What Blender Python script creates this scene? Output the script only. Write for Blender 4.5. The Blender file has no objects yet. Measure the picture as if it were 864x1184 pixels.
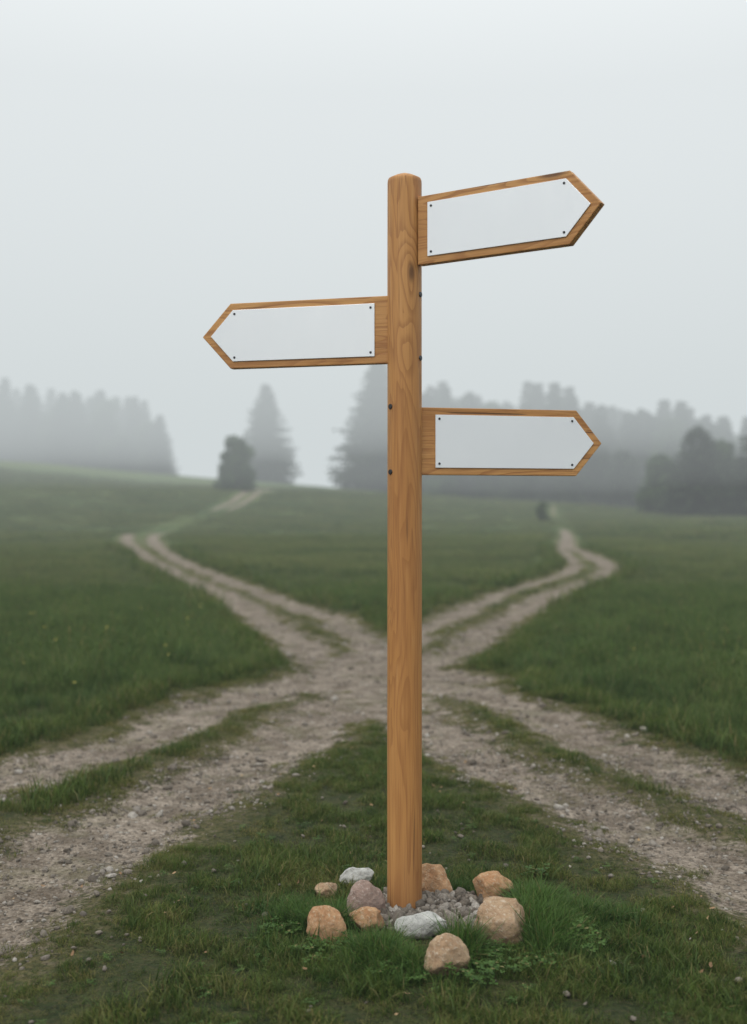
import bpy, bmesh, math, random
import numpy as np
from mathutils import Vector, noise as mnoise

random.seed(7); rng = np.random.default_rng(11)
scene = bpy.context.scene
scene.view_settings.view_transform = 'Standard'
scene.view_settings.look = 'None'
scene.view_settings.exposure = 0

# ------------------------------------------------------------------ helpers
def sstep(a, b, x):
    t = np.clip((x - a) / (b - a), 0, 1)
    return t * t * (3 - 2 * t)

def vnoise(x, y, seed=0):
    x = np.asarray(x, dtype=np.float64); y = np.asarray(y, dtype=np.float64)
    xi = np.floor(x).astype(np.int64); yi = np.floor(y).astype(np.int64)
    xf = x - xi; yf = y - yi
    def h(a, b):
        n = (a * 374761393 + b * 668265263 + seed * 144665) & 0x7fffffff
        n = ((n ^ (n >> 13)) * 1274126177) & 0x7fffffff
        n = n ^ (n >> 16)
        return (n & 0xffff) / 65535.0
    u = xf * xf * (3 - 2 * xf); v = yf * yf * (3 - 2 * yf)
    return (h(xi, yi) * (1 - u) + h(xi + 1, yi) * u) * (1 - v) + (h(xi, yi + 1) * (1 - u) + h(xi + 1, yi + 1) * u) * v

def fbm(x, y, seed=0, o=4):
    s = 0; a = 0.5; t = 0
    for i in range(o):
        s = s + a * vnoise(x * 2 ** i + 17.3 * i, y * 2 ** i - 9.1 * i, seed + i); t += a; a *= 0.5
    return s / t

def link(ob, parent=None):
    scene.collection.objects.link(ob)
    if parent is not None:
        ob.parent = parent
    return ob

def mesh_obj(name, verts, faces, mat=None, smooth=False, parent=None, do_link=True):
    me = bpy.data.meshes.new(name)
    me.from_pydata([tuple(v) for v in verts], [], faces)
    me.update()
    if smooth:
        me.polygons.foreach_set('use_smooth', [True] * len(me.polygons))
    if mat:
        me.materials.append(mat)
    ob = bpy.data.objects.new(name, me)
    if do_link:
        link(ob, parent)
    return ob

class NT:
    def __init__(self, name):
        self.mat = bpy.data.materials.new(name)
        self.mat.use_nodes = True
        self.t = self.mat.node_tree
        self.t.nodes.clear()
        self.out = self.t.nodes.new('ShaderNodeOutputMaterial')
    def n(self, typ, **kw):
        nd = self.t.nodes.new(typ)
        for k, v in kw.items():
            setattr(nd, k, v)
        return nd
    def l(self, a, b):
        self.t.links.new(a, b)
    def val(self, sock, v):
        if isinstance(v, bpy.types.NodeSocket):
            self.l(v, sock)
        else:
            sock.default_value = v
    def math(self, op, a, b=0.0, c=None, clamp=False):
        m = self.n('ShaderNodeMath', operation=op); m.use_clamp = clamp
        self.val(m.inputs[0], a); self.val(m.inputs[1], b)
        if c is not None: self.val(m.inputs[2], c)
        return m.outputs[0]
    def mix(self, f, a, b, blend='MIX'):
        m = self.n('ShaderNodeMix', data_type='RGBA', blend_type=blend)
        self.val(m.inputs[0], f)
        self.val(m.inputs[6], (*a, 1) if isinstance(a, tuple) and len(a) == 3 else a)
        self.val(m.inputs[7], (*b, 1) if isinstance(b, tuple) and len(b) == 3 else b)
        return m.outputs[2]
    def noise(self, vec, scale, detail=2, rough=0.5, dist=0.0):
        m = self.n('ShaderNodeTexNoise')
        m.inputs['Scale'].default_value = scale; m.inputs['Detail'].default_value = detail
        m.inputs['Roughness'].default_value = rough; m.inputs['Distortion'].default_value = dist
        self.l(vec, m.inputs['Vector'])
        return m.outputs['Fac']
    def voro(self, vec, scale, out='Distance', feature='F1'):
        m = self.n('ShaderNodeTexVoronoi', feature=feature)
        m.inputs['Scale'].default_value = scale
        self.l(vec, m.inputs['Vector'])
        return m.outputs[out]
    def mr(self, v, a, b, c=0.0, d=1.0, smooth=True):
        m = self.n('ShaderNodeMapRange')
        m.interpolation_type = 'SMOOTHSTEP' if smooth else 'LINEAR'
        self.val(m.inputs[0], v)
        for i, q in enumerate((a, b, c, d)):
            m.inputs[i + 1].default_value = q
        return m.outputs[0]
    def scale(self, vec, s):
        m = self.n('ShaderNodeVectorMath', operation='MULTIPLY')
        self.l(vec, m.inputs[0]); m.inputs[1].default_value = s
        return m.outputs[0]
    def bump(self, h, strength=0.3, dist=0.01, normal=None):
        m = self.n('ShaderNodeBump')
        m.inputs['Strength'].default_value = strength; m.inputs['Distance'].default_value = dist
        self.l(h, m.inputs['Height'])
        if normal is not None: self.l(normal, m.inputs['Normal'])
        return m.outputs[0]
    def principled(self, col, rough=0.6, metal=0.0, normal=None, spec=0.5):
        p = self.n('ShaderNodeBsdfPrincipled')
        self.val(p.inputs['Base Color'], (*col, 1) if isinstance(col, tuple) and len(col) == 3 else col)
        self.val(p.inputs['Roughness'], rough); self.val(p.inputs['Metallic'], metal)
        p.inputs['Specular IOR Level'].default_value = spec
        if normal is not None: self.l(normal, p.inputs['Normal'])
        return p.outputs[0]
    def finish(self, sh):
        self.l(sh, self.out.inputs['Surface']); return self.mat
    def objc(self): return self.n('ShaderNodeTexCoord').outputs['Object']
    def pos(self): return self.n('ShaderNodeNewGeometry').outputs['Position']
    def rand(self): return self.n('ShaderNodeObjectInfo').outputs['Random']

# ------------------------------------------------------------------ tracks (world metres)
RUTS = {
 'A': (0.25, [(-12.6,125),(-12.8,95),(-13.4,80),(-13.6,68),(-12.9,59.4),(-9.7,44.5),(-7.0,34.2),(-4.54,25.4),(-2.85,19.8),(-1.83,16.2),(-1.2,13.7),(-.72,11.5),(-.22,8.9)]),
 'B': (0.23, [(-11.4,125),(-11.6,95),(-12.2,80),(-12.4,70),(-10.9,55.7),(-8.2,42.4),(-5.36,30.7),(-3.3,23.7),(-1.7,18.2),(-.78,15.1),(-.22,12.9),(.06,9.9)]),
 'C': (0.21, [(8.9,50.9),(6.2,37),(5.5,30.7),(4.64,26.2),(3.7,23.1),(2.56,19.8),(1.41,16.2),(.62,13.3),(.15,11.2)]),
 'D': (0.25, [(18.5,115),(15.5,97),(13.2,80),(9.6,55.7),(7.27,42.4),(6.66,35.6),(6.1,29.7),(5.46,26.2),(4.33,22.3),(2.91,18.2),(1.8,14.8),(1.07,12.3),(.53,10.2),(.2,9.0)]),
 'E': (0.25, [(-.2,9.9),(-.72,9.13),(-1.1,7.9),(-1.46,6.72),(-1.73,6.04),(-1.91,5.75),(-2.6,4.3),(-3.6,2.5),(-5,0),(-8,-5),(-20,-20)]),
 'F': (0.27, [(0,8.9),(-.25,8.3),(-.42,7.12),(-.66,6.14),(-.9,5.48),(-1.12,4.88),(-1.26,4.34),(-1.33,3.91),(-1.4,3.5),(-1.55,2.8),(-1.95,1.5),(-2.6,0),(-5,-5),(-16,-20)]),
 'G': (0.24, [(.3,9.7),(.83,8.48),(1.19,7.42),(1.44,6.48),(1.65,5.84),(1.79,5.4),(2.3,4.1),(3.2,2.3),(4.4,0),(7.5,-5),(18,-20)]),
 'H': (0.23, [(.1,8.6),(.24,7.9),(.46,6.85),(.69,6.04),(.93,5.32),(1.14,4.81),(1.31,4.4),(1.4,4.14),(1.65,3.4),(2.1,2.2),(3,0),(5.5,-5),(15,-20)]),
}
DISCS = [(0.05,9.3,.80),(0.02,7.95,.42),(.05,10.6,.62),(-.45,9.1,.45),(.5,9.2,.5)]

def smooth_line(pts, k=3):
    P = [np.array(p, float) for p in pts]
    out = []
    for i in range(len(P) - 1):
        p0 = P[max(i - 1, 0)]; p1 = P[i]; p2 = P[i + 1]; p3 = P[min(i + 2, len(P) - 1)]
        for j in range(k):
            t = j / k
            out.append(0.5 * ((2 * p1) + (-p0 + p2) * t + (2 * p0 - 5 * p1 + 4 * p2 - p3) * t * t + (-p0 + 3 * p1 - 3 * p2 + p3) * t ** 3))
    out.append(P[-1])
    return out
LINES = {k: (hw, smooth_line(p)) for k, (hw, p) in RUTS.items()}

def track_sd(x, y):
    """signed metres inside gravel (positive inside)"""
    x = np.asarray(x, float); y = np.asarray(y, float)
    wx = x + (vnoise(x * 1.3, y * 1.3, 5) - .5) * .16; wy = y + (vnoise(x * 1.3, y * 1.3, 6) - .5) * .3
    best = np.full(x.shape, -50.0)
    for hw, L in LINES.values():
        for a, b in zip(L[:-1], L[1:]):
            d = b - a; dd = d @ d
            if dd < 1e-9: continue
            t = np.clip(((wx - a[0]) * d[0] + (wy - a[1]) * d[1]) / dd, 0, 1)
            dist = np.hypot(wx - a[0] - t * d[0], wy - a[1] - t * d[1])
            best = np.maximum(best, hw - dist)
    for cx, cy, r in DISCS:
        best = np.maximum(best, r - np.hypot(wx - cx, wy - cy))
    best = best - .42 * sstep(62, 72, y) * (1 - sstep(86, 94, y)) - .2 * sstep(55, 75, y) * (x > 0)
    return best

Fx = np.array([p[0] for p in LINES['F'][1]])[::-1]; Fy = np.array([p[1] for p in LINES['F'][1]])[::-1]
Hx = np.array([p[0] for p in LINES['H'][1]])[::-1]; Hy = np.array([p[1] for p in LINES['H'][1]])[::-1]
def in_wedge(x, y):
    return (y < 7.6) & (x > np.interp(y, Fy, Fx)) & (x < np.interp(y, Hy, Hx))

def terrain(x, y, sd=None):
    x = np.asarray(x, float); y = np.asarray(y, float)
    if sd is None: sd = track_sd(x, y)
    far = sstep(48, 165, y) * (4.2 - .085 * np.clip(x, -160, 60))
    far = far + sstep(150, 500, y) * 1.5
    und = (fbm(x * .045, y * .045, 21, 3) - .5) * 1.1 * sstep(14, 60, y)
    und = und + (fbm(x * .5, y * .5, 31, 3) - .5) * .12 * sstep(3.0, 9, np.hypot(x, y - 2)) * sstep(.3, -.6, sd)
    rut = -.035 * sstep(-.18, .15, sd)
    near = 1 - sstep(20, 60, y)
    fine = (fbm(x * 4, y * 4, 41, 3) - .5) * .03 * near
    post = np.exp(-((x - .15) ** 2 + (y - 3.8) ** 2) / .35)
    return far + und + rut + fine * (1 - .7 * post) - .006 * post

# ------------------------------------------------------------------ ground mesh
def axis(lo, hi, s0, g, far_neg, far_pos):
    mid = list(np.arange(lo, hi + 1e-6, s0))
    pos = []; v = hi; s = s0
    while v < far_pos:
        s = s * (1 + g); v += s; pos.append(v)
    neg = []; v = lo; s = s0
    while v > far_neg:
        s = s * (1 + g * 1.0); v -= s; neg.append(v)
    return np.array(neg[::-1] + mid + pos)
xs = axis(-3.2, 3.2, .035, .021, -1500, 1500)
ys = axis(2.2, 11, .035, .017, -10, 2400)
yb = -10 - np.cumsum(1.0 * 1.3 ** np.arange(25)); ys = np.concatenate([yb[::-1], ys])
X, Y = np.meshgrid(xs, ys)
SD = track_sd(X, Y)
Z = terrain(X, Y, SD)
nx, ny = len(xs), len(ys)
V = np.stack([X.ravel(), Y.ravel(), Z.ravel()], 1)
idx = np.arange(nx * ny).reshape(ny, nx)
F = np.stack([idx[:-1, :-1].ravel(), idx[:-1, 1:].ravel(), idx[1:, 1:].ravel(), idx[1:, :-1].ravel()], 1)
me = bpy.data.meshes.new('ground')
me.vertices.add(len(V)); me.vertices.foreach_set('co', V.ravel())
me.loops.add(F.size); me.loops.foreach_set('vertex_index', F.ravel().astype(np.int32))
me.polygons.add(len(F)); me.polygons.foreach_set('loop_start', np.arange(0, F.size, 4, dtype=np.int32))
me.polygons.foreach_set('loop_total', np.full(len(F), 4, dtype=np.int32))
me.update(calc_edges=True); me.validate()
me.polygons.foreach_set('use_smooth', [True] * len(me.polygons))
at = me.attributes.new('track', 'FLOAT', 'POINT'); at.data.foreach_set('value', SD.ravel().astype(np.float32))
ground = bpy.data.objects.new('ground', me); link(ground)
print('ground verts', len(V))

m = NT('ground_mat')
P = m.pos()
a = m.n('ShaderNodeAttribute', attribute_name='track').outputs['Fac']
n_big = m.noise(P, 1.1, 4, .6); n_mid = m.noise(P, 6, 5, .65); n_fine = m.noise(P, 45, 4, .6)
edge = m.math('ADD', a, m.math('MULTIPLY', m.math('SUBTRACT', n_mid, .5), .55))
edge = m.math('ADD', edge, m.math('MULTIPLY', m.math('SUBTRACT', n_fine, .5), .28))
gm = m.mr(edge, -.05, .05)
vc = m.voro(P, 75, 'Color'); vd = m.voro(P, 75)
vc2 = m.voro(P, 30, 'Color'); vd2 = m.voro(P, 30)
sep = m.n('ShaderNodeSeparateColor'); m.l(vc, sep.inputs[0])
sep2 = m.n('ShaderNodeSeparateColor'); m.l(vc2, sep2.inputs[0])
g1 = m.mix(m.mr(n_big, .3, .7), (.17, .13, .095), (.34, .28, .22))
g2 = m.mix(sep.outputs[0], (.09, .072, .055), (.46, .40, .335))
grav = m.mix(.55, g1, g2)
big = m.math('MULTIPLY', m.math('GREATER_THAN', sep2.outputs[1], .80), m.mr(vd2, .45, .3))
grav = m.mix(big, grav, m.mix(sep2.outputs[0], (.17, .145, .12), (.50, .46, .40)))
grav = m.mix(m.mr(n_mid, .62, .35, 0, .65), grav, (.085, .063, .043))
grav = m.mix(m.mr(m.noise(P, 2.6, 4, .7), .50, .66, 0, .4), grav, (.10, .10, .042))
sx = m.n('ShaderNodeSeparateXYZ'); m.l(P, sx.inputs[0])
soil = m.mix(m.mr(n_mid, .3, .7), (.020, .032, .010), (.050, .058, .020))
soil = m.mix(m.mr(n_fine, .45, .75, 0, .6), soil, (.09, .07, .036))
n_far = m.noise(m.scale(P, (.035, .09, .1)), 1, 5, .6)
n_far2 = m.noise(P, .8, 4, .7)
farc = m.mix(m.mr(n_far, .3, .7), (.044, .082, .024), (.11, .14, .048))
farc = m.mix(m.mr(n_far2, .35, .75, 0, .6), farc, (.05, .08, .027))
soil = m.mix(m.mr(sx.outputs[1], 9, 35), soil, farc)
edgeband = m.math('MULTIPLY', m.mr(a, -.35, -.05), m.mr(a, .12, -.02))
soil = m.mix(m.math('MULTIPLY', edgeband, m.mr(n_fine, .3, .7, .15, .75)), soil, (.13, .11, .048))
soil = m.mix(m.math('MULTIPLY', edgeband, m.mr(m.noise(P, 16, 3, .7), .5, .62, 0, .6)), soil, (.18, .145, .105))
col = m.mix(gm, soil, grav)
hgt = m.math('ADD', m.math('MULTIPLY', m.mr(vd, .0, .7, 1, 0), .5), m.math('MULTIPLY', big, 1.4))
hgt = m.math('ADD', hgt, m.math('MULTIPLY', n_fine, 1.2))
hgt = m.math('ADD', hgt, m.math('MULTIPLY', n_mid, 2.0))
nm = m.bump(hgt, 1.0, .018)
me.materials.append(m.finish(m.principled(col, .95, 0, nm, .15)))

# ------------------------------------------------------------------ scatter tool (geometry nodes)
def scatter(name, variants, pts, rots, scales, idxs):
    coll = bpy.data.collections.new(name + '_source')
    for i, v in enumerate(variants):
        v.name = f'{name}_src_{i:02d}'
        coll.objects.link(v)
    pts = np.asarray(pts, np.float32)
    me = bpy.data.meshes.new(name)
    me.vertices.add(len(pts)); me.vertices.foreach_set('co', pts.ravel())
    r = me.attributes.new('i_rot', 'FLOAT_VECTOR', 'POINT'); r.data.foreach_set('vector', np.asarray(rots, np.float32).ravel())
    s = np.asarray(scales, np.float32)
    if s.ndim == 1: s = np.repeat(s[:, None], 3, 1)
    r = me.attributes.new('i_scl', 'FLOAT_VECTOR', 'POINT'); r.data.foreach_set('vector', s.ravel())
    r = me.attributes.new('i_idx', 'INT', 'POINT'); r.data.foreach_set('value', np.asarray(idxs, np.int32))
    ob = bpy.data.objects.new(name, me); link(ob)
    ng = bpy.data.node_groups.new(name + '_nodes', 'GeometryNodeTree')
    ng.interface.new_socket('Geometry', in_out='INPUT', socket_type='NodeSocketGeometry')
    ng.interface.new_socket('Geometry', in_out='OUTPUT', socket_type='NodeSocketGeometry')
    gi = ng.nodes.new('NodeGroupInput'); go = ng.nodes.new('NodeGroupOutput')
    iop = ng.nodes.new('GeometryNodeInstanceOnPoints'); ci = ng.nodes.new('GeometryNodeCollectionInfo')
    ci.inputs['Collection'].default_value = coll
    ci.inputs['Separate Children'].default_value = True
    ci.inputs['Reset Children'].default_value = True
    def attr(nm, ty):
        a = ng.nodes.new('GeometryNodeInputNamedAttribute'); a.data_type = ty; a.inputs['Name'].default_value = nm
        return [o for o in a.outputs if o.enabled and o.name == 'Attribute'][0]
    L = ng.links.new
    L(gi.outputs[0], iop.inputs['Points']); L(ci.outputs[0], iop.inputs['Instance'])
    iop.inputs['Pick Instance'].default_value = True
    L(attr('i_idx', 'INT'), iop.inputs['Instance Index'])
    L(attr('i_rot', 'FLOAT_VECTOR'), iop.inputs['Rotation'])
    L(attr('i_scl', 'FLOAT_VECTOR'), iop.inputs['Scale'])
    L(iop.outputs[0], go.inputs[0])
    md = ob.modifiers.new('scatter', 'NODES'); md.node_group = ng
    print(name, len(pts))
    return ob

# ------------------------------------------------------------------ grass materials
def grass_mat(name, c_dark, c_light, c_dry, dry_lo, dry_hi, tr=.3, patch=.9):
    m = NT(name)
    P = m.pos(); r = m.rand()
    nb = m.noise(P, patch, 4, .65); nf = m.noise(P, patch * 7, 2)
    c = m.mix(m.mr(m.math('ADD', m.math('MULTIPLY', nb, .6), m.math('MULTIPLY', nf, .4)), .40, .60), c_dark, c_light)
    dr = m.math('ADD', m.math('MULTIPLY', r, .5), m.math('MULTIPLY', m.noise(P, patch * 2, 3, .6), .5))
    c = m.mix(m.mr(dr, dry_lo, dry_hi), c, c_dry)
    w = m.n('ShaderNodeTexWhiteNoise', noise_dimensions='1D')
    at = m.n('ShaderNodeAttribute', attribute_name='bid').outputs['Fac']
    m.l(m.math('ADD', at, m.math('MULTIPLY', r, 37.0)), w.inputs['W'])
    c = m.mix(m.math('MULTIPLY', w.outputs['Value'], .5), c, (c_light[0] * 1.5, c_light[1] * 1.35, c_light[2] * 1.15))
    c = m.mix(m.mr(w.outputs['Value'], .91, .94, 0, .8), c, (.23, .18, .08))
    # leaves have paler tips; depth shading is put into the base colour
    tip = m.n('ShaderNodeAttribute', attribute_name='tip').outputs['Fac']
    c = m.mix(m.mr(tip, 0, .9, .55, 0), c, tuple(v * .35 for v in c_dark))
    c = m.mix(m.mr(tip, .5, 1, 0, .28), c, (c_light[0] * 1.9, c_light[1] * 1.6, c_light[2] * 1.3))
    p = m.principled(c, .55, 0, None, .25)
    t = m.n('ShaderNodeBsdfTranslucent'); m.l(c, t.inputs['Color'])
    mx = m.n('ShaderNodeMixShader'); mx.inputs[0].default_value = tr
    m.l(p, mx.inputs[1]); m.l(t.outputs[0], mx.inputs[2])
    return m.finish(mx.outputs[0])

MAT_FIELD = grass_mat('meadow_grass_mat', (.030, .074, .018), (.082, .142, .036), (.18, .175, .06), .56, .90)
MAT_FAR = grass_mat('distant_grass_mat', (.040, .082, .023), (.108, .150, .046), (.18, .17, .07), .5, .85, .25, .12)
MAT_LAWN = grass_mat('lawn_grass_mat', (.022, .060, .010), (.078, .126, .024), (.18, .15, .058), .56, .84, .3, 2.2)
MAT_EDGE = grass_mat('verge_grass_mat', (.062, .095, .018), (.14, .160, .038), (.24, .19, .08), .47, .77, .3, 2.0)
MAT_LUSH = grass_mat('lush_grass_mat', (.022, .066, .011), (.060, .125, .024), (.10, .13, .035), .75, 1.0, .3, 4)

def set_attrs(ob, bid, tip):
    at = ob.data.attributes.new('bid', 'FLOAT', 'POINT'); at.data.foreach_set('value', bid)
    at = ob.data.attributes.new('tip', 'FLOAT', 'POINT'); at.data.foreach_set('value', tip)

def tuft(n, rad, h0, h1, w, mat, lean=.5, seg=3, seeds=0):
    vs = []; fs = []; bid = []; tip = []
    for i in range(n):
        a = random.random() * 6.283; r = rad * math.sqrt(random.random())
        bx, by = r * math.cos(a), r * math.sin(a)
        h = random.uniform(h0, h1); d = random.random() * 6.283
        if i < seeds: h = h1 * random.uniform(1.05, 1.4)
        ln = random.uniform(.1, 1) * lean * h; ww = w * random.uniform(.6, 1.2)
        f = d + random.uniform(-1, 1) + 1.57
        px, py = math.cos(f) * ww / 2, math.sin(f) * ww / 2
        base = len(vs)
        for k in range(seg + 1):
            t = k / seg
            cx = bx + math.cos(d) * ln * t ** 1.8; cy = by + math.sin(d) * ln * t ** 1.8
            cz = h * (t - .28 * lean * t * t * (ln / h)) - .004
            q = (1 - t) ** .7
            if k < seg:
                vs += [(cx - px * q, cy - py * q, cz), (cx + px * q, cy + py * q, cz)]; tip += [t, t]
            else:
                vs.append((cx, cy, cz)); tip.append(1)
        nb = 2 * seg + 1
        for k in range(seg - 1):
            o = base + 2 * k; fs.append((o, o + 1, o + 3, o + 2))
        o = base + 2 * (seg - 1); fs.append((o, o + 1, o + 2))
        bid += [i * .37] * nb
        if i < seeds:
            top = vs[-1]; b2 = len(vs)
            for s in range(5):
                zz = top[2] - .004 + s * .010; rr = ww * .7 * (1, 1.6, 1.4, .9, .2)[s]
                vs += [(top[0] - rr, top[1], zz), (top[0] + rr * .5, top[1] + rr * .8, zz), (top[0] + rr * .5, top[1] - rr * .8, zz)]
            for s in range(4):
                for q in range(3):
                    fs.append((b2 + 3 * s + q, b2 + 3 * s + (q + 1) % 3, b2 + 3 * s + 3 + (q + 1) % 3, b2 + 3 * s + 3 + q))
            bid += [i * .37] * 15; tip += [1] * 15
    ob = mesh_obj('t', vs, fs, mat, True, do_link=False)
    set_attrs(ob, bid, tip)
    return ob

def cand(y0, y1, dens, pad=1.2, k=.42):
    xm = k * y1 + pad
    n = int(2 * xm * (y1 - y0) * dens)
    x = rng.uniform(-xm, xm, n); y = rng.uniform(y0, y1, n)
    keep = np.abs(x) < k * y + pad
    return x[keep], y[keep]

def rot_rand(n, tilt=.12):
    return np.stack([rng.normal(0, tilt, n), rng.normal(0, tilt, n), rng.uniform(0, 6.283, n)], 1)

RC = (.2, 3.80)
def ring_r(x, y): return np.hypot((x - RC[0]) / 1.0, (y - RC[1]) / 1.0)

# --- lawn (short, wedge) -----------------------------------------------------
x, y = cand(1.9, 7.8, 2300, 1.0)
sd = track_sd(x, y); nz = fbm(x * 6, y * 6, 3, 3); nz2 = fbm(x * 1.5, y * 1.5, 77, 3); cl = fbm(x * 9, y * 9, 123, 2)
edge = sd + (nz - .5) * .6
keep = in_wedge(x, y) & (edge < .0 + rng.normal(0, .05, len(x))) & (ring_r(x, y) > .27)
keep &= rng.random(len(x)) < np.clip(.30 + 1.3 * (nz2 - .3) + 1.8 * (cl - .5), .12, 1)
x, y, sd, nz2, cl = x[keep], y[keep], sd[keep], nz2[keep], cl[keep]
z = terrain(x, y, sd)
dry = (nz2 + rng.normal(0, .12, len(x)) < .40) | (sd + rng.normal(0, .08, len(x)) > -.12)
ix = np.where(dry, rng.integers(5, 8, len(x)), rng.integers(0, 5, len(x)))
sc = rng.uniform(.6, 1.2, len(x)) * (.65 + .55 * sstep(-.05, -.6, sd)) * (.30 + .5 * nz2 + 1.9 * np.clip(cl - .40, 0, 1))
scatter('lawn_grass', [tuft(34, .042, .016, .046, .0030, MAT_LAWN, 1.0) for _ in range(5)] + [tuft(30, .045, .012, .034, .0028, MAT_EDGE, 1.2) for _ in range(3)],
        np.stack([x, y, z], 1), rot_rand(len(x), .2), sc, ix)

# --- verge (short, along track edges and between ruts) -----------------------
x1, y1 = cand(2.0, 15, 850, 1.5); x2, y2 = cand(15, 40, 60, 2)
x = np.concatenate([x1, x2]); y = np.concatenate([y1, y2])
sd = track_sd(x, y); nz = fbm(x * 6, y * 6, 3, 3); cl = fbm(x * 8, y * 8, 124, 2)
edge = sd + (nz - .5) * .6
keep = (~in_wedge(x, y)) & (edge < .0 + rng.normal(0, .05, len(x))) & (sd > -.42) & (rng.random(len(x)) < np.clip(.5 + 2 * (cl - .5), .2, 1))
x, y, sd, cl = x[keep], y[keep], sd[keep], cl[keep]
z = terrain(x, y, sd)
sc = rng.uniform(.6, 1.2, len(x)) * (.75 + 1.4 * sstep(-.08, -.40, sd)) * np.where(y > 15, 2.3, 1) * (.35 + 1.3 * cl)
lush = rng.random(len(x)) < sstep(-.04, -.34, sd) * .85
ix = np.where(lush, rng.integers(3, 6, len(x)), rng.integers(0, 3, len(x)))
scatter('verge_grass', [tuft(30, .055, .012, .034, .0034, MAT_EDGE, 1.1) for _ in range(3)] + [tuft(30, .055, .025, .06, .0035, MAT_LAWN, .8) for _ in range(3)],
        np.stack([x, y, z], 1), rot_rand(len(x)), sc, ix)

# --- meadow near -------------------------------------------------------------
x, y = cand(2.0, 19, 150, 2.2)
sd = track_sd(x, y)
keep = (~in_wedge(x, y)) & (sd < -.22 + rng.normal(0, .07, len(x)))
x, y, sd = x[keep], y[keep], sd[keep]
nz = fbm(x * .9, y * .9, 51, 3); cl = fbm(x * 3.0, y * 3.0, 55, 2)
z = terrain(x, y, sd)
sc = rng.uniform(.65, 1.25, len(x)) * (.38 + .62 * sstep(-.18, -.8, sd)) * (.20 + nz * .7 + 1.5 * np.clip(cl - .32, 0, 1))
ix = rng.integers(0, 7, len(x))
scatter('meadow_grass', [tuft(60, .11, .06, .17, .0048, MAT_FIELD, .85, 3) for _ in range(5)] + [tuft(60, .12, .09, .22, .0046, MAT_FIELD, .7, 3, 5) for _ in range(2)],
        np.stack([x, y, z], 1), rot_rand(len(x), .18), sc, ix)

# --- meadow mid + far ----------------------------------------------------------
x1, y1 = cand(19, 48, 24, 3); x2, y2 = cand(48, 130, 3.2, 6)
x = np.concatenate([x1, x2]); y = np.concatenate([y1, y2]); far = y > 48
sd = track_sd(x, y)
keep = sd < np.where(far, -.55, -.30)
x, y, sd, far = x[keep], y[keep], sd[keep], far[keep]
z = terrain(x, y, sd)
nz = fbm(x * .3, y * .3, 61, 3)
ix = np.where(far, rng.integers(4, 7, len(x)), rng.integers(0, 4, len(x)))
sc = rng.uniform(.6, 1.2, len(x)) * (.4 + .6 * sstep(-.3, -1.2, sd)) * (.3 + 1.3 * nz)
scatter('distant_meadow_grass', [tuft(60, .28, .06, .2, .011, MAT_FAR, .8, 2) for _ in range(4)] + [tuft(80, .8, .06, .2, .03, MAT_FAR, .9, 2) for _ in range(3)],
        np.stack([x, y, z], 1), rot_rand(len(x), .06), sc, ix)

# --- lush grass round the stones ------------------------------------------------
STONE_XY = [(-.064, 4.12, .062, .5), (-.165, 4.0, .048, .4), (-.033, 3.8, .066, .5), (-.148, 3.59, .068, .75), (-.02, 3.70, .057, .4),
            (.152, 3.64, .085, .4), (.217, 3.36, .07, .8), (.398, 3.58, .082, .8), (.425, 3.96, .066, .7)]
n = 6500
ang = rng.uniform(0, 6.283, n)
wob = vnoise(np.cos(ang) * 2.2 + 5, np.sin(ang) * 2.2 + 9, 71)
rr = .27 + np.abs(rng.normal(0, 1, n)) * (.05 + .17 * wob)
x = RC[0] + rr * 1.10 * np.cos(ang); y = RC[1] - .02 + rr * np.sin(ang)
back = y > RC[1] + .05
keep = (~back) | (rng.random(n) < .35)
sh = np.ones(n)
for (a_, b_, r_, k_) in STONE_XY:
    dd_ = np.hypot(x - a_, y - b_)
    keep &= dd_ > r_ * .95
    # short in front of each stone so that it stays visible
    sh = np.where((np.abs(x - a_) < r_ * 1.15) & (y < b_) & (y > b_ - .24), np.minimum(sh, k_ * np.clip(.45 + (b_ - y) * .4, .35, 1)), sh)
x, y, back, rr, wob, sh = x[keep], y[keep], back[keep], rr[keep], wob[keep], sh[keep]
z = terrain(x, y); cl = fbm(x * 11, y * 11, 222, 2)
sc = rng.uniform(.5, 1.15, len(x)) * np.where(back, .5, 1.0) * np.clip(1.2 - (rr - .30) * 1.8, .3, 1.15) * (.45 + 1.1 * cl) * sh
scatter('lush_grass', [tuft(22, .028, .035, .11, .0034, MAT_LUSH, 1.1, 4) for _ in range(5)],
        np.stack([x, y, z], 1), rot_rand(len(x), .25), sc, rng.integers(0, 5, len(x)))

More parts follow.
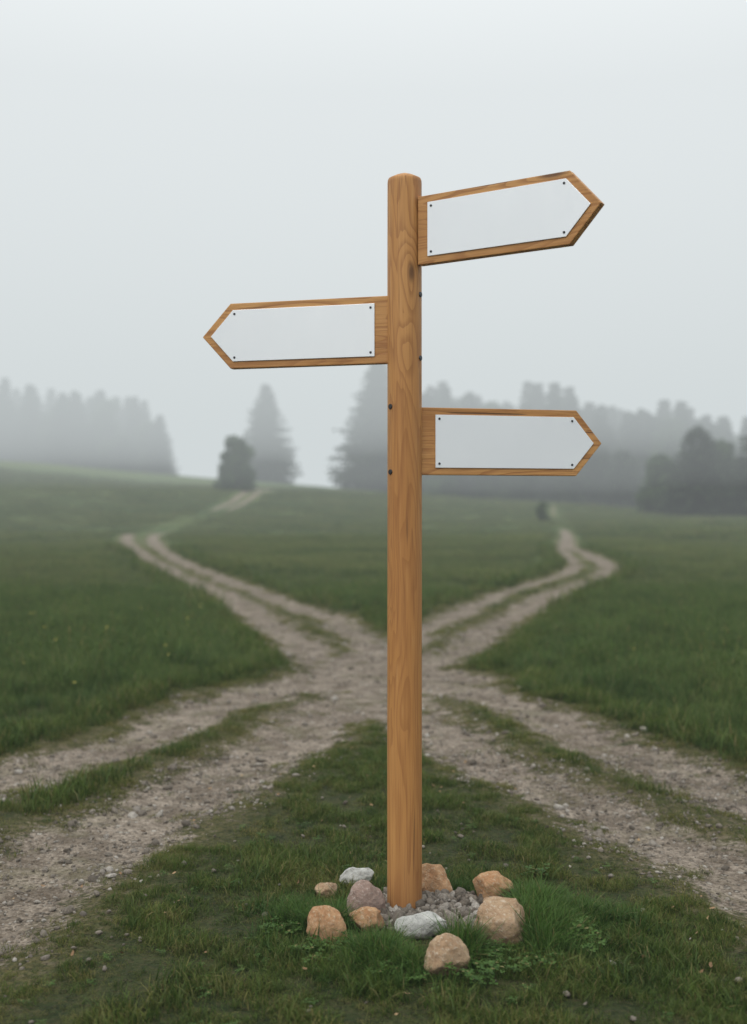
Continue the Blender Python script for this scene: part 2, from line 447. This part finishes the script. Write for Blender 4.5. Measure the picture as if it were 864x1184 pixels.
def clover(n, rad, h0, h1, mat):
    vs = []; fs = []; bid = []
    for i in range(n):
        a = random.random() * 6.283; r = rad * math.sqrt(random.random())
        x0, y0 = r * math.cos(a), r * math.sin(a); h = random.uniform(h0, h1)
        x1, y1 = x0 + random.uniform(-.015, .015), y0 + random.uniform(-.015, .015)
        b = len(vs)
        vs += [(x0 - .0008, y0, 0), (x0 + .0008, y0, 0), (x1 + .0008, y1, h), (x1 - .0008, y1, h)]
        fs.append((b, b + 1, b + 2, b + 3)); bid += [i * .37] * 4
        s = random.uniform(.005, .010); a0 = random.random() * 6.28; tl = random.uniform(-.3, .9)
        for k in range(3):
            aa = a0 + k * 2.094; b = len(vs)
            c, sn = math.cos(aa), math.sin(aa)
            for (u, v) in ((0, 0), (.7, -.55), (1.5, -.6), (1.8, 0), (1.5, .6), (.7, .55)):
                vs.append((x1 + (u * c - v * sn) * s, y1 + (u * sn + v * c) * s, h + (.25 * abs(v) + tl * u * .4) * s))
            fs += [(b, b + 1, b + 2, b + 3), (b, b + 3, b + 4, b + 5)]; bid += [i * .37 + k * .1] * 6
    ob = mesh_obj('c', vs, fs, mat, False, do_link=False)
    set_attrs(ob, bid, [.7] * len(bid))
    return ob
x = []; y = []
for (cx, cy, k, s) in ((-.08, 3.44, 12, .06), (.45, 3.40, 12, .06), (.60, 3.62, 6, .05), (.05, 3.30, 6, .05), (-.28, 3.62, 6, .05), (.32, 3.25, 6, .06)):
    x += list(rng.normal(cx, s, k)); y += list(rng.normal(cy, s * .8, k))
x = np.array(x); y = np.array(y)
xs2 = rng.uniform(-1, 1.3, 140); ys2 = rng.uniform(2.7, 5, 140)
x = np.concatenate([x, xs2]); y = np.concatenate([y, ys2])
ok = in_wedge(x, y) & (track_sd(x, y) < -.2) & (ring_r(x, y) > .3); x, y = x[ok], y[ok]
scatter('clover', [clover(11, .04, .02, .065, MAT_LUSH) for _ in range(3)], np.stack([x, y, terrain(x, y)], 1), rot_rand(len(x)),
        rng.uniform(.6, 1.05, len(x)) * np.where(ring_r(x, y) > .6, .5, 1), rng.integers(0, 3, len(x)))

# --- small yellow flowers ---------------------------------------------------------
mf = NT('flower_mat'); MAT_FLOWER = mf.finish(mf.principled((.70, .60, .14), .6))
def flower():
    vs = [(-.001, 0, 0), (.001, 0, 0), (.001, 0, .17), (-.001, 0, .17)]; fs = [(0, 1, 2, 3)]
    for k in range(7):
        a = k * .898; b = len(vs); c, s = math.cos(a), math.sin(a)
        for u, v in ((0, 0), (.5, -.25), (1, 0), (.5, .25)):
            vs.append(((u * c - v * s) * .012, (u * s + v * c) * .012, .17 + u * .005))
        fs.append((b, b + 1, b + 2, b + 3))
    ob = mesh_obj('f', vs, fs, MAT_FLOWER, do_link=False)
    ob.data.materials.append(MAT_FIELD); ob.data.polygons[0].material_index = 1
    return ob
x = np.concatenate([rng.uniform(-4.5, -1.4, 34), rng.uniform(1.6, 5, 16)]); y = np.concatenate([rng.uniform(7.5, 15, 34), rng.uniform(6.5, 14, 16)])
ok = track_sd(x, y) < -.5; x, y = x[ok], y[ok]
scatter('buttercup_flowers', [flower()], np.stack([x, y, terrain(x, y)], 1), rot_rand(len(x), .2), rng.uniform(.9, 1.25, len(x)), np.zeros(len(x)))

# ------------------------------------------------------------------ rocks
def rock_mat(name, c1, c2, c3, use_rand=False):
    m = NT(name); O = m.objc()
    if use_rand:
        r = m.rand()
        c = m.mix(r, c1, c2)
        c = m.mix(m.mr(m.math('FRACT', m.math('MULTIPLY', r, 7.31)), .6, 1.0), c, c3)
        n1 = m.noise(O, 3, 4, .6)
        c = m.mix(m.mr(n1, .3, .7, 0, .5), c, tuple(v * .55 for v in c1))
        nm = m.bump(m.noise(O, 6, 4, .7), .5, .15)
    else:
        n1 = m.noise(O, 14, 5, .65, .4); n2 = m.noise(O, 90, 4, .7); n3 = m.noise(O, 9, 3, .6)
        c = m.mix(m.mr(n1, .35, .65), c1, c2)
        c = m.mix(m.mr(n2, .5, .72), c, c3)
        c = m.mix(m.mr(n3, .5, .72, 0, .6), c, tuple(v * .5 for v in c1))
        c = m.mix(m.mr(m.noise(O, 230, 2), .62, .72, 0, .55), c, (.10, .08, .06))
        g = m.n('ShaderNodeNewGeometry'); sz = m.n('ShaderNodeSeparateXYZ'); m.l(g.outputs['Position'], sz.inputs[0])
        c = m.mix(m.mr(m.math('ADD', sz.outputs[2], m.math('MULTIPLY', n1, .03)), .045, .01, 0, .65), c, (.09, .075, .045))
        nm = m.bump(m.math('ADD', n2, m.math('MULTIPLY', n1, 1.8)), .8, .009)
    return m.finish(m.principled(c, .88, 0, nm, .2))

def rock_mesh(sub, seed, rough=.35):
    bm = bmesh.new(); bmesh.ops.create_icosphere(bm, subdivisions=sub, radius=1)
    rd = random.Random(seed)
    planes = []
    for _ in range(9):
        v = Vector((rd.gauss(0, 1), rd.gauss(0, 1), rd.gauss(0, 1))).normalized()
        planes.append((v, rd.uniform(.62, .9)))
    off = Vector((seed * 3.7, seed * 1.3, 0))
    for v in bm.verts:
        p = v.co.copy()
        for nrm, d in planes:
            e = p.dot(nrm) - d
            if e > 0: p -= nrm * e * .85
        p *= 1 + rough * .5 * mnoise.noise(p * 1.1 + off) + rough * .16 * mnoise.noise(p * 3.5 + off) + (rough * .07 * mnoise.noise(p * 9 + off) if sub > 3 else 0)
        v.co = p
    me = bpy.data.meshes.new('rock'); bm.to_mesh(me); bm.free()
    me.polygons.foreach_set('use_smooth', [True] * len(me.polygons))
    co = np.zeros(len(me.vertices) * 3); me.vertices.foreach_get('co', co); co = co.reshape(-1, 3)
    mn, mx = co.min(0), co.max(0); co = (co - (mn + mx) / 2) / ((mx - mn) / 2)
    me.vertices.foreach_set('co', co.ravel()); me.update()
    return me

TAN = rock_mat('tan_stone_mat', (.31, .20, .12), (.43, .31, .20), (.50, .42, .33))
ORA = rock_mat('orange_stone_mat', (.34, .18, .09), (.45, .28, .155), (.47, .38, .27))
PNK = rock_mat('pink_stone_mat', (.25, .175, .145), (.34, .255, .215), (.42, .35, .31))
WHT = rock_mat('pale_stone_mat', (.40, .40, .38), (.54, .54, .51), (.28, .28, .265))
STONES = [(-.064, 4.12, .130, .070, .08, WHT, .3), (-.165, 4.01, .100, .055, .07, TAN, 1.1), (-.033, 3.82, .140, .130, .11, PNK, .5),
          (-.148, 3.59, .145, .125, .12, ORA, -.45), (-.020, 3.70, .120, .075, .08, ORA, .1), (.152, 3.64, .175, .080, .09, WHT, .08),
          (.217, 3.36, .155, .125, .11, TAN, .5), (.398, 3.58, .172, .145, .13, TAN, -.2), (.425, 3.96, .145, .110, .10, ORA, .15),
          (.215, 4.04, .150, .110, .11, ORA, -.3)]
for i, (sx_, sy_, w, h, d, mt, rz) in enumerate(STONES):
    me2 = rock_mesh(5, 11 + i * 3, .46)
    co = np.zeros(len(me2.vertices) * 3); me2.vertices.foreach_get('co', co); co = co.reshape(-1, 3) * np.array([w / 2, d / 2, h / 2 * 1.15])
    me2.vertices.foreach_set('co', co.ravel()); me2.update(); me2.materials.append(mt)
    ob = bpy.data.objects.new('border_stone', me2); link(ob)
    ob.location = (sx_, sy_, float(terrain(sx_, sy_)) + h * .38)
    ob.rotation_euler = (0, random.uniform(-.08, .08), rz)

PEB = rock_mat('pebble_mat', (.13, .11, .09), (.32, .28, .235), (.52, .48, .43), True)
def peb_variants(k, s0):
    out = []
    for i in range(k):
        me3 = rock_mesh(2, s0 + i, .7)
        co = np.zeros(len(me3.vertices) * 3); me3.vertices.foreach_get('co', co); co = co.reshape(-1, 3) * np.array([1, random.uniform(.55, .9), random.uniform(.35, .7)])
        me3.vertices.foreach_set('co', co.ravel()); me3.update(); me3.materials.append(PEB)
        out.append(bpy.data.objects.new('p', me3))
    return out

n = 2000
ang = rng.uniform(0, 6.283, n); rr = np.sqrt(rng.random(n))
wob = .8 + .5 * vnoise(np.cos(ang) * 2 + 3, np.sin(ang) * 2 + 3, 88)
x = .20 + rr * .240 * wob * np.cos(ang); y = 3.85 + rr * .21 * wob * np.sin(ang)
s = np.clip(np.exp(rng.normal(math.log(.0070), .65, n)), .003, .030)
z = terrain(x, y) + .012 * (1 - rr ** 2) + s * .25 + rng.uniform(-.004, .002, n)
scatter('gravel_heap', peb_variants(7, 60), np.stack([x, y, z], 1), rng.uniform(-3, 3, (n, 3)), s, rng.integers(0, 7, n))

x1, y1 = cand(1.9, 6.5, 2200, .8); x2, y2 = cand(6.5, 14, 500, 1.0, .25)
x = np.concatenate([x1, x2]); y = np.concatenate([y1, y2])
sd = track_sd(x, y); nz = fbm(x * 3, y * 3, 91, 3)
keep = (sd + (nz - .5) * .45 > -.08 + rng.normal(0, .07, len(x))) & (rng.random(len(x)) < .22 + 1.0 * nz * (1 - .5 * sstep(.0, .25, sd)))
x, y, sd = x[keep], y[keep], sd[keep]
s = np.clip(np.exp(rng.normal(math.log(.0043), .6, len(x))), .002, .026)
s = np.where(y > 6.5, s * 1.3, s)
xs_, ys_ = cand(2.4, 5.5, 16, .3)
x = np.concatenate([x, xs_]); y = np.concatenate([y, ys_]); s = np.concatenate([s, np.clip(np.exp(rng.normal(math.log(.008), .35, len(xs_))), .004, .016)])
z = terrain(x, y) + s * .25
z[-len(xs_):] += .006
scatter('loose_gravel', peb_variants(6, 90), np.stack([x, y, z], 1), np.stack([rng.normal(0, .4, len(x)), rng.normal(0, .4, len(x)), rng.uniform(0, 6.28, len(x))], 1), s, rng.integers(0, 6, len(x)))

ml = NT('dry_leaf_mat'); MAT_DRY = ml.finish(ml.principled(ml.mix(ml.rand(), (.16, .085, .04), (.30, .20, .10)), .8))
def dleaf(b):
    vs = [(-1, 0, .1), (-.4, -.45, 0), (.4, -.4, .05), (1, 0, .2 + b), (.4, .42, .12), (-.4, .45, .1), (0, 0, -.05)]
    return mesh_obj('l', [(p[0] * .012, p[1] * .012, p[2] * .012) for p in vs], [(0, 1, 6), (1, 2, 6), (2, 3, 6), (3, 4, 6), (4, 5, 6), (5, 0, 6)], MAT_DRY, True, do_link=False)
x, y = cand(2.4, 6.5, 16, .2)
ok = in_wedge(x, y) & (ring_r(x, y) > .42); x, y = x[ok], y[ok]
scatter('fallen_leaves', [dleaf(0), dleaf(.4)], np.stack([x, y, terrain(x, y) + .022], 1), rot_rand(len(x), .4), rng.uniform(.4, 1.1, len(x)), rng.integers(0, 2, len(x)))

# ------------------------------------------------------------------ signpost
def wood_mat(name, along, seedoff=0.0, light=1.0):
    m = NT(name); O = m.objc()
    off = m.n('ShaderNodeVectorMath', operation='ADD'); m.l(O, off.inputs[0]); off.inputs[1].default_value = (seedoff, seedoff * .7, seedoff * 1.3)
    O = off.outputs[0]
    if along == 'z': lo, fib, kn = (7, 7, .8), (150, 150, 4.5), (6.0, 6.0, 2.3)
    else: lo, fib, kn = (.7, 7, 7), (5, 190, 190), (1.6, 6.0, 6.0)
    vk = m.n('ShaderNodeTexVoronoi', feature='F1'); vk.inputs['Scale'].default_value = 1.0; vk.inputs['Randomness'].default_value = 1
    m.l(m.scale(O, kn), vk.inputs['Vector'])
    kd = vk.outputs['Distance']
    near = m.mr(kd, .0, .42, 1, 0)
    base = m.noise(m.scale(O, lo), 1.0, 3, .45, .5)
    rings = m.math('ADD', m.math('MULTIPLY', base, 17.0), m.math('MULTIPLY', near, 2.8))
    saw = m.math('FRACT', rings)
    late = m.mr(saw, .35, .95); late = m.math('MULTIPLY', late, m.mr(saw, 1.0, .94))
    fibre = m.noise(m.scale(O, fib), 1.0, 3, .6)
    tone = m.noise(m.scale(O, tuple(v * .6 for v in lo)), 1.0, 2)
    A = (.42 * light, .190 * light, .055 * light); B = (.60 * light, .315 * light, .110 * light)
    c = m.mix(m.mr(tone, .3, .7), A, B)
    c = m.mix(m.math('MULTIPLY', late, m.mr(tone, .3, .7, .35, .62)), c, (.25, .09, .026))
    c = m.mix(m.mr(fibre, .48, .75, 0, .55), c, (.23, .09, .03))
    c = m.mix(m.mr(fibre, .45, .25, 0, .25), c, (.66, .39, .17))
    knot = m.mr(kd, .12, .04)
    c = m.mix(m.math('MULTIPLY', knot, .85), c, (.10, .042, .018))
    crack = m.noise(m.scale(O, tuple(v * (.35 if v < 10 else .42) for v in fib)), 1.0, 1)
    ck = m.mr(crack, .685, .73)
    c = m.mix(m.math('MULTIPLY', ck, .75), c, (.06, .026, .011))
    h = m.math('SUBTRACT', m.math('ADD', m.math('MULTIPLY', fibre, .5), m.math('MULTIPLY', late, -.25)), ck)
    if along == 'z':
        sz = m.n('ShaderNodeSeparateXYZ'); m.l(m.objc(), sz.inputs[0])
        base_ao_dirt = m.math('MULTIPLY', m.mr(m.math('ADD', sz.outputs[2], m.math('MULTIPLY', tone, .25)), .45, .05), .5)
        c = m.mix(base_ao_dirt, c, (.15, .06, .024))  # dirt plus occlusion shade painted into the colour towards the foot
    nm = m.bump(h, .4, .003)
    return m.finish(m.principled(c, m.mr(fibre, .2, .8, .42, .62), 0, nm, .4))
WOOD_POST = wood_mat('post_wood_mat', 'z', 3.1)
WB = [wood_mat('board_wood_mat', 'x', s, .92) for s in (1.7, 8.3, 14.9)]
mp = NT('white_panel_mat'); O = mp.objc()
n1 = mp.noise(O, 4, 3); n2 = mp.noise(mp.scale(O, (60, 60, 8)), 1, 3)
pc = mp.mix(mp.mr(n1, .3, .7, 0, .5), (.86, .89, .93), (.82, .85, .89))
PANEL = mp.finish(mp.principled(pc, mp.mr(n2, .2, .8, .30, .40), .35, None, .5))
ms = NT('dark_metal_mat'); STEEL = ms.finish(ms.principled((.045, .045, .05), .45, .7))

signpost = bpy.data.objects.new('signpost', None); link(signpost)
PX, PY, PR = .108, 3.9, .060
signpost.location = (PX, PY, 0)
vs = []; fs = []; S = 64
prof = [(-.35, .0608)] + [(zz, .0605 - .0012 * zz / 2.5) for zz in np.linspace(0, 2.507, 60)] + [(2.516, .0585), (2.522, .0560), (2.534, .032), (2.541, .012)]
for (zz, r) in prof:
    for k in range(S):
        a = 2 * math.pi * k / S
        q = r * (1 + .012 * mnoise.noise(Vector((math.cos(a) * 1.2, math.sin(a) * 1.2, zz * 1.1))))
        vs.append((q * math.cos(a), q * math.sin(a), zz))
for j in range(len(prof) - 1):
    for k in range(S):
        fs.append((j * S + k, j * S + (k + 1) % S, (j + 1) * S + (k + 1) % S, (j + 1) * S + k))
vs.append((0, 0, 2.542)); t0 = (len(prof) - 1) * S
for k in range(S): fs.append((t0 + k, t0 + (k + 1) % S, len(vs) - 1))
post = mesh_obj('post', vs, fs, WOOD_POST, True, signpost)

def prism(name, outline, y0, y1, mat, bev, parent):
    n = len(outline)
    vs = [(p[0], y0, p[1]) for p in outline] + [(p[0], y1, p[1]) for p in outline]
    fr = tuple(range(n)); bk = tuple(range(2 * n - 1, n - 1, -1))
    fs = [fr, bk] + [(i, i + n, (i + 1) % n + n, (i + 1) % n) for i in range(n)]
    ob = mesh_obj(name, vs, fs, mat, False, parent)
    bm = bmesh.new(); bm.from_mesh(ob.data); bmesh.ops.recalc_face_normals(bm, faces=bm.faces)
    bmesh.ops.bevel(bm, geom=list(bm.edges), offset=bev, segments=2, affect='EDGES', profile=.6)
    bm.to_mesh(ob.data); bm.free()
    return ob

def disc(name, r, th, loc, rot, parent, mat=STEEL):
    bm = bmesh.new(); bmesh.ops.create_cone(bm, cap_ends=True, segments=20, radius1=r, radius2=r * .82, depth=th)
    me = bpy.data.meshes.new(name); bm.to_mesh(me); bm.free(); me.materials.append(mat)
    ob = bpy.data.objects.new(name, me); link(ob, parent); ob.location = loc; ob.rotation_euler = rot
    return ob

def board(i, origin, yaw, direction, L, T, z0, z1, inner):
    e = bpy.data.objects.new('direction_sign', None); link(e, signpost)
    e.location = (origin[0] - PX, origin[1] - PY, z0); e.rotation_euler = (0, 0, yaw)
    H = z1 - z0; d = direction
    out = [(0, 0), (L * d, 0), ((L + T) * d, H / 2), (L * d, H), (0, H)]
    prism('board', out, 0, .032, WB[i], .0028, e)
    mg = .025
    a = math.atan2(H / 2, T)
    tipx = L + T - mg / math.sin(a)
    shx = tipx - (H / 2 - mg) / math.tan(a)
    pl = [(inner * d, mg), (shx * d, mg), (tipx * d, H / 2), (shx * d, H - mg), (inner * d, H - mg)]
    prism('panel', pl, -.0042, -.0008, PANEL, .0008, e)
    for (px, pz) in ((inner + .014, mg + .014), (inner + .014, H - mg - .014), (shx - .006, mg + .014), (shx - .006, H - mg - .014)):
        disc('screw', .0045, .003, (px * d, -.0052, pz), (math.pi / 2, 0, 0), e)
    return e
board(0, (.152, 3.852), -math.atan2(.30, .468), 1, .556, .105, 2.214, 2.448, .040)
board(1, (.070, 3.888), -math.atan2(.15, .568), -1, .605, .108, 1.883, 2.117, .068)
board(2, (.150, 3.888), math.atan2(.12, .553), 1, .588, .097, 1.496, 1.730, .066)
def bolt(z, ang):
    disc('bolt', .0105, .007, ((PR - .0005) * math.cos(ang), (PR - .0005) * math.sin(ang), z), (0, math.pi / 2, ang), signpost)
for z in (2.117, 1.898): bolt(z, math.radians(-26))
for z in (1.73, 1.505): bolt(z, math.radians(180 + 34))

# ------------------------------------------------------------------ trees
def leaf_mat(name, c1, c2):
    m = NT(name); P = m.pos(); r = m.rand()
    c = m.mix(m.mr(m.noise(P, .9, 3), .3, .7), c1, c2)
    c = m.mix(m.math('MULTIPLY', r, .35), c, tuple(v * .6 for v in c1))
    return m.finish(m.principled(c, .7, 0, None, .2))
NEEDLE = leaf_mat('conifer_needle_mat', (.016, .030, .016), (.040, .060, .026))
LEAF = leaf_mat('broadleaf_mat', (.022, .046, .014), (.060, .098, .030))
mb = NT('bark_mat'); BARK = mb.finish(mb.principled(mb.mix(mb.noise(mb.pos(), 6, 3), (.05, .038, .028), (.11, .09, .07)), .9))

def tube(vs, fs, a, b, ra, rb, seg=7):
    a = Vector(a); b = Vector(b); d = (b - a).normalized()
    u = d.orthogonal().normalized(); w = d.cross(u)
    o = len(vs)
    for p, r in ((a, ra), (b, rb)):
        for k in range(seg):
            t = 6.2832 * k / seg; vs.append(tuple(p + (u * math.cos(t) + w * math.sin(t)) * r))
    for k in range(seg): fs.append((o + k, o + (k + 1) % seg, o + seg + (k + 1) % seg, o + seg + k))

def conifer(seed, H, R, low=.06, dens=1.0, shape=.85):
    rd = random.Random(seed); vs = []; fs = []
    tube(vs, fs, (0, 0, -.5), (0, 0, H * .97), .022 * H * .5 + .06, .02)
    nb = len(fs)
    z = H * low
    while z < H * .99:
        t = (z - H * low) / (H * (1 - low))
        Rz = R * (1 - t) ** shape * (.55 + .45 * min(1, t * 6 + .5)) + .15
        for k in range(int((6 + 7 * (1 - t)) * dens)):
            a = rd.random() * 6.283; ln = Rz * rd.uniform(.5, 1.1)
            if rd.random() < .08: ln *= 1.2
            droop = rd.uniform(.1, .38)
            ca, sa = math.cos(a), math.sin(a); z0 = z + rd.uniform(-.3, .3)
            steps = max(2, int(ln / .5))
            for s in range(steps):
                f = (s + .6) / steps
                r = ln * f; zz = z0 - droop * r + .12 * r * f
                w = (.65 + .3 * rd.random()) * (1.15 - f * .5) * (H / 15) ** .5
                for side in (-1, 1):
                    b = len(vs)
                    ex = rd.uniform(.45, .95) * w; fw = rd.uniform(.2, .6)
                    p0 = (r * ca, r * sa, zz)
                    p1 = ((r + fw) * ca - side * ex * sa, (r + fw) * sa + side * ex * ca, zz - rd.uniform(.1, .5) * w)
                    p2 = ((r + .45 * w) * ca + side * .05 * sa, (r + .45 * w) * sa, zz - rd.uniform(-.05, .25))
                    p3 = ((r + .1) * ca - side * ex * .5 * sa, (r + .1) * sa + side * ex * .5 * ca, zz - rd.uniform(.35, .85) * w)
                    vs += [p0, p1, p2, p3]; fs += [(b, b + 1, b + 2), (b, b + 3, b + 1)]
        z += rd.uniform(.24, .42) * (H / 15) ** .5
    me = bpy.data.meshes.new('conifer'); me.from_pydata(vs, [], fs); me.update()
    me.materials.append(BARK); me.materials.append(NEEDLE)
    mi = np.ones(len(me.polygons), np.int32); mi[:nb] = 0; me.polygons.foreach_set('material_index', mi)
    return me

def broadleaf(seed, H, R, n=5200, cz=.45, leaf=(.08, .19), taper=0.0, k_=22):
    rd = random.Random(seed); vs = []; fs = []
    tube(vs, fs, (0, 0, -.4), (.05, 0, H * .5), .03 * H, .02 * H); blobs = []
    for k in range(k_):
        a = rd.random() * 6.283; zz = rd.uniform(.08, .90) * H
        prof_ = math.sqrt(max(.05, 1 - ((zz / H - cz) / .56) ** 2)) * (1 - taper * zz / H)
        r = R * prof_ * rd.uniform(.2, .72)
        c = (r * math.cos(a), r * math.sin(a), zz); blobs.append((c, R * rd.uniform(.24, .38) * (1 - taper * .6 * zz / H)))
        tube(vs, fs, (.04, 0, min(zz, H * rd.uniform(.1, .4))), c, .012 * H, .003 * H, 5)
    blobs.append(((0, 0, H * .86), R * .26)); blobs.append(((0, 0, H * .66), R * .45)); blobs.append(((0, 0, H * .42), R * .66)); blobs.append(((0, 0, H * .22), R * .68))
    nb = len(fs)
    for i in range(n):
        c, r = blobs[i % len(blobs)]
        v = Vector((rd.gauss(0, 1), rd.gauss(0, 1), rd.gauss(0, 1))).normalized() * r * rd.random() ** .4
        p = Vector(c) + v
        if p.z < .1: continue
        s = rd.uniform(*leaf)
        u = Vector((rd.gauss(0, 1), rd.gauss(0, 1), rd.gauss(0, 1))).normalized(); w = u.orthogonal().normalized()
        b = len(vs); vs += [tuple(p - u * s), tuple(p + w * s * .6), tuple(p + u * s), tuple(p - w * s * .6)]
        fs.append((b, b + 1, b + 2, b + 3))
    me = bpy.data.meshes.new('broadleaf'); me.from_pydata(vs, [], fs); me.update()
    me.materials.append(BARK); me.materials.append(LEAF)
    mi = np.ones(len(me.polygons), np.int32); mi[:nb] = 0; me.polygons.foreach_set('material_index', mi)
    return me

def place(name, me, x, y, rz=0):
    ob = bpy.data.objects.new(name, me); link(ob); ob.location = (x, y, float(terrain(x, y)) - .1); ob.rotation_euler[2] = rz
    return ob
place('broadleaf_tree', broadleaf(12, 5.7, 2.75, 15000, .36, (.08, .18), .38, 34), -14.0, 114)
place('pine_tree', conifer(5, 14.2, 5.4, .03, 1.8, .75), -15.5, 162)
place('pine_tree', conifer(9, 18.0, 6.8, .03, 1.9, .7), .6, 146)
for i, (xx, yy, hh, rr_) in enumerate(((26.2, 103, 5.6, 2.9), (28.6, 99, 8.0, 3.5), (31.2, 101, 7.0, 3.4), (33.8, 98, 8.6, 3.8), (37.0, 99, 9.0, 3.8))):
    if i % 2: place('pine_tree', conifer(int(xx * 10), hh, rr_, .02, 1.9, .55), xx, yy, xx)
    else: place('broadleaf_tree', broadleaf(int(xx * 7), hh, rr_, 13000, .40, (.1, .22), .4, 30), xx, yy, xx)
place('young_tree', broadleaf(8, 1.5, .65, 900, .5, (.05, .1)), 11.9, 79)

cv = [conifer(100 + i, h, r, .02, 1.7, s) for i, (h, r, s) in enumerate(((15, 4.4, .7), (16, 4.1, .7), (14, 4.6, .65), (13, 4.4, .6), (16, 4.8, .75), (9, 3.8, .5)))]
cv += [broadleaf(200 + i, h, r, 10000, .42, (.16, .34), .4, 34) for i, (h, r) in enumerate(((13.5, 5.0), (11.5, 4.8)))]
def forest(name, pts):
    pts = np.array(pts); n = len(pts)
    z = terrain(pts[:, 0], pts[:, 1]) - .3
    vo = [bpy.data.objects.new('v', c.copy()) for c in cv]
    return scatter(name, vo, np.stack([pts[:, 0], pts[:, 1], z], 1), np.stack([np.zeros(n), np.zeros(n), rng.uniform(0, 6.28, n)], 1), pts[:, 2], pts[:, 3])
P_ = []
for row, (yy, step) in enumerate(((138, 2.7), (144, 2.4), (150, 2.4), (157, 2.5), (165, 2.7))):
    xx = 4.2 + row * .6
    while xx < 130:
        kind = rng.integers(0, 5) if rng.random() < .85 else rng.integers(6, 8)
        if row == 0: P_.append((xx + rng.uniform(-1.5, 1.5), yy + rng.uniform(-2, 2), rng.uniform(.6, 1.0), 5 if rng.random() < .6 else 7))
        else: P_.append((xx + rng.uniform(-1, 1), yy + rng.uniform(-2.5, 2.5) + .04 * xx, rng.uniform(.88, 1.03) * (1.0 + .04 * math.sin(xx * .35)), kind))
        xx += step * rng.uniform(.6, 1.3)
forest('conifer_forest', P_)
P_ = []
for row, yy in enumerate((180, 186, 193, 201)):
    xx = -150
    while xx < -34.6 - row * .6:
        e = min(1, (-33.5 - xx) / 9.0) * .35 + .65
        kind = rng.integers(0, 6) if rng.random() < .7 else rng.integers(6, 8)
        P_.append((xx + rng.uniform(-1, 1), yy + rng.uniform(-2, 2), e * rng.uniform(.82, .93), kind))
        xx += 2.4 * rng.uniform(.6, 1.3)
forest('conifer_forest', P_)

# ------------------------------------------------------------------ fog (absorbing volume, own glow stands in for scattered light, layered by height)
LF = (.635, .685, .695)
def fog(z0, z1, sig):
    vs = [(x, y, z) for z in (z0, z1) for (x, y) in ((-1400, -350), (1400, -350), (1400, 2300), (-1400, 2300))]
    fs = [(3, 2, 1, 0), (4, 5, 6, 7), (0, 1, 5, 4), (1, 2, 6, 5), (2, 3, 7, 6), (3, 0, 4, 7)]
    m = NT('fog_mat')
    ab = m.n('ShaderNodeVolumeAbsorption'); ab.inputs['Color'].default_value = (0, 0, 0, 1); ab.inputs['Density'].default_value = sig
    em = m.n('ShaderNodeEmission'); em.inputs['Color'].default_value = (*LF, 1); em.inputs['Strength'].default_value = sig
    ad = m.n('ShaderNodeAddShader'); m.l(ab.outputs[0], ad.inputs[0]); m.l(em.outputs[0], ad.inputs[1])
    m.l(ad.outputs[0], m.out.inputs['Volume'])
    return mesh_obj('fog', vs, fs, m.mat)
fog(-20, 3.4, .0019)
fog(3.42, 8.2, .0036)
fog(8.22, 36, .0100)

# ------------------------------------------------------------------ sky + sun
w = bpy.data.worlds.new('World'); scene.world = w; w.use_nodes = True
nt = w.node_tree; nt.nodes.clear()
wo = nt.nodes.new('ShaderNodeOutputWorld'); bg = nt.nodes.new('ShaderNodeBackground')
sky = nt.nodes.new('ShaderNodeTexSky'); sky.sky_type = 'NISHITA'; sky.sun_disc = False
sky.sun_elevation = math.radians(42); sky.sun_rotation = math.radians(215)
sky.dust_density = 5; sky.air_density = 1
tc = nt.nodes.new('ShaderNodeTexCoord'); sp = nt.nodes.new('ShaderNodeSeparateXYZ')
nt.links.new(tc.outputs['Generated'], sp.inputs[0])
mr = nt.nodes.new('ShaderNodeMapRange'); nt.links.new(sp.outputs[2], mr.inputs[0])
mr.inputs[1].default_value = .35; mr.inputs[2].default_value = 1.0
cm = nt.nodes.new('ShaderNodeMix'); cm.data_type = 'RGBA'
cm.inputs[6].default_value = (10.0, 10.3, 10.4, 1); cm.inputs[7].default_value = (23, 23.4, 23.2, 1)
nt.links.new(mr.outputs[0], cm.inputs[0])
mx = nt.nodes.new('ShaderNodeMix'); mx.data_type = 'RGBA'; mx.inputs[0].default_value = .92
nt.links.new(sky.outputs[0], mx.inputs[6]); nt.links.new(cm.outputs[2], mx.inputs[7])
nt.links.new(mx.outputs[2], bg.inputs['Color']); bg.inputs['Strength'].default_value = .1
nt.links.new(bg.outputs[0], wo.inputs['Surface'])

sl = bpy.data.lights.new('sun', 'SUN'); sl.energy = 1.5; sl.angle = math.radians(30); sl.color = (1, .95, .88)
so = bpy.data.objects.new('sun', sl); link(so)
el, rt = math.radians(42), math.radians(215)
sd_ = Vector((math.sin(rt) * math.cos(el), math.cos(rt) * math.cos(el), math.sin(el)))
so.rotation_euler = (-sd_).to_track_quat('-Z', 'Y').to_euler(); so.location = sd_ * 30

# ------------------------------------------------------------------ camera
cam = bpy.data.cameras.new('camera'); co = bpy.data.objects.new('camera', cam); link(co)
co.location = (0, 0, 1.37); co.rotation_euler = (math.radians(90), 0, 0)
cam.sensor_fit = 'VERTICAL'; cam.sensor_height = 36; cam.lens = 39.5
cam.shift_y = -0.0008
cam.clip_start = .05; cam.clip_end = 5000
cam.dof.use_dof = True; cam.dof.focus_distance = 3.86; cam.dof.aperture_fstop = 1.6
scene.camera = co
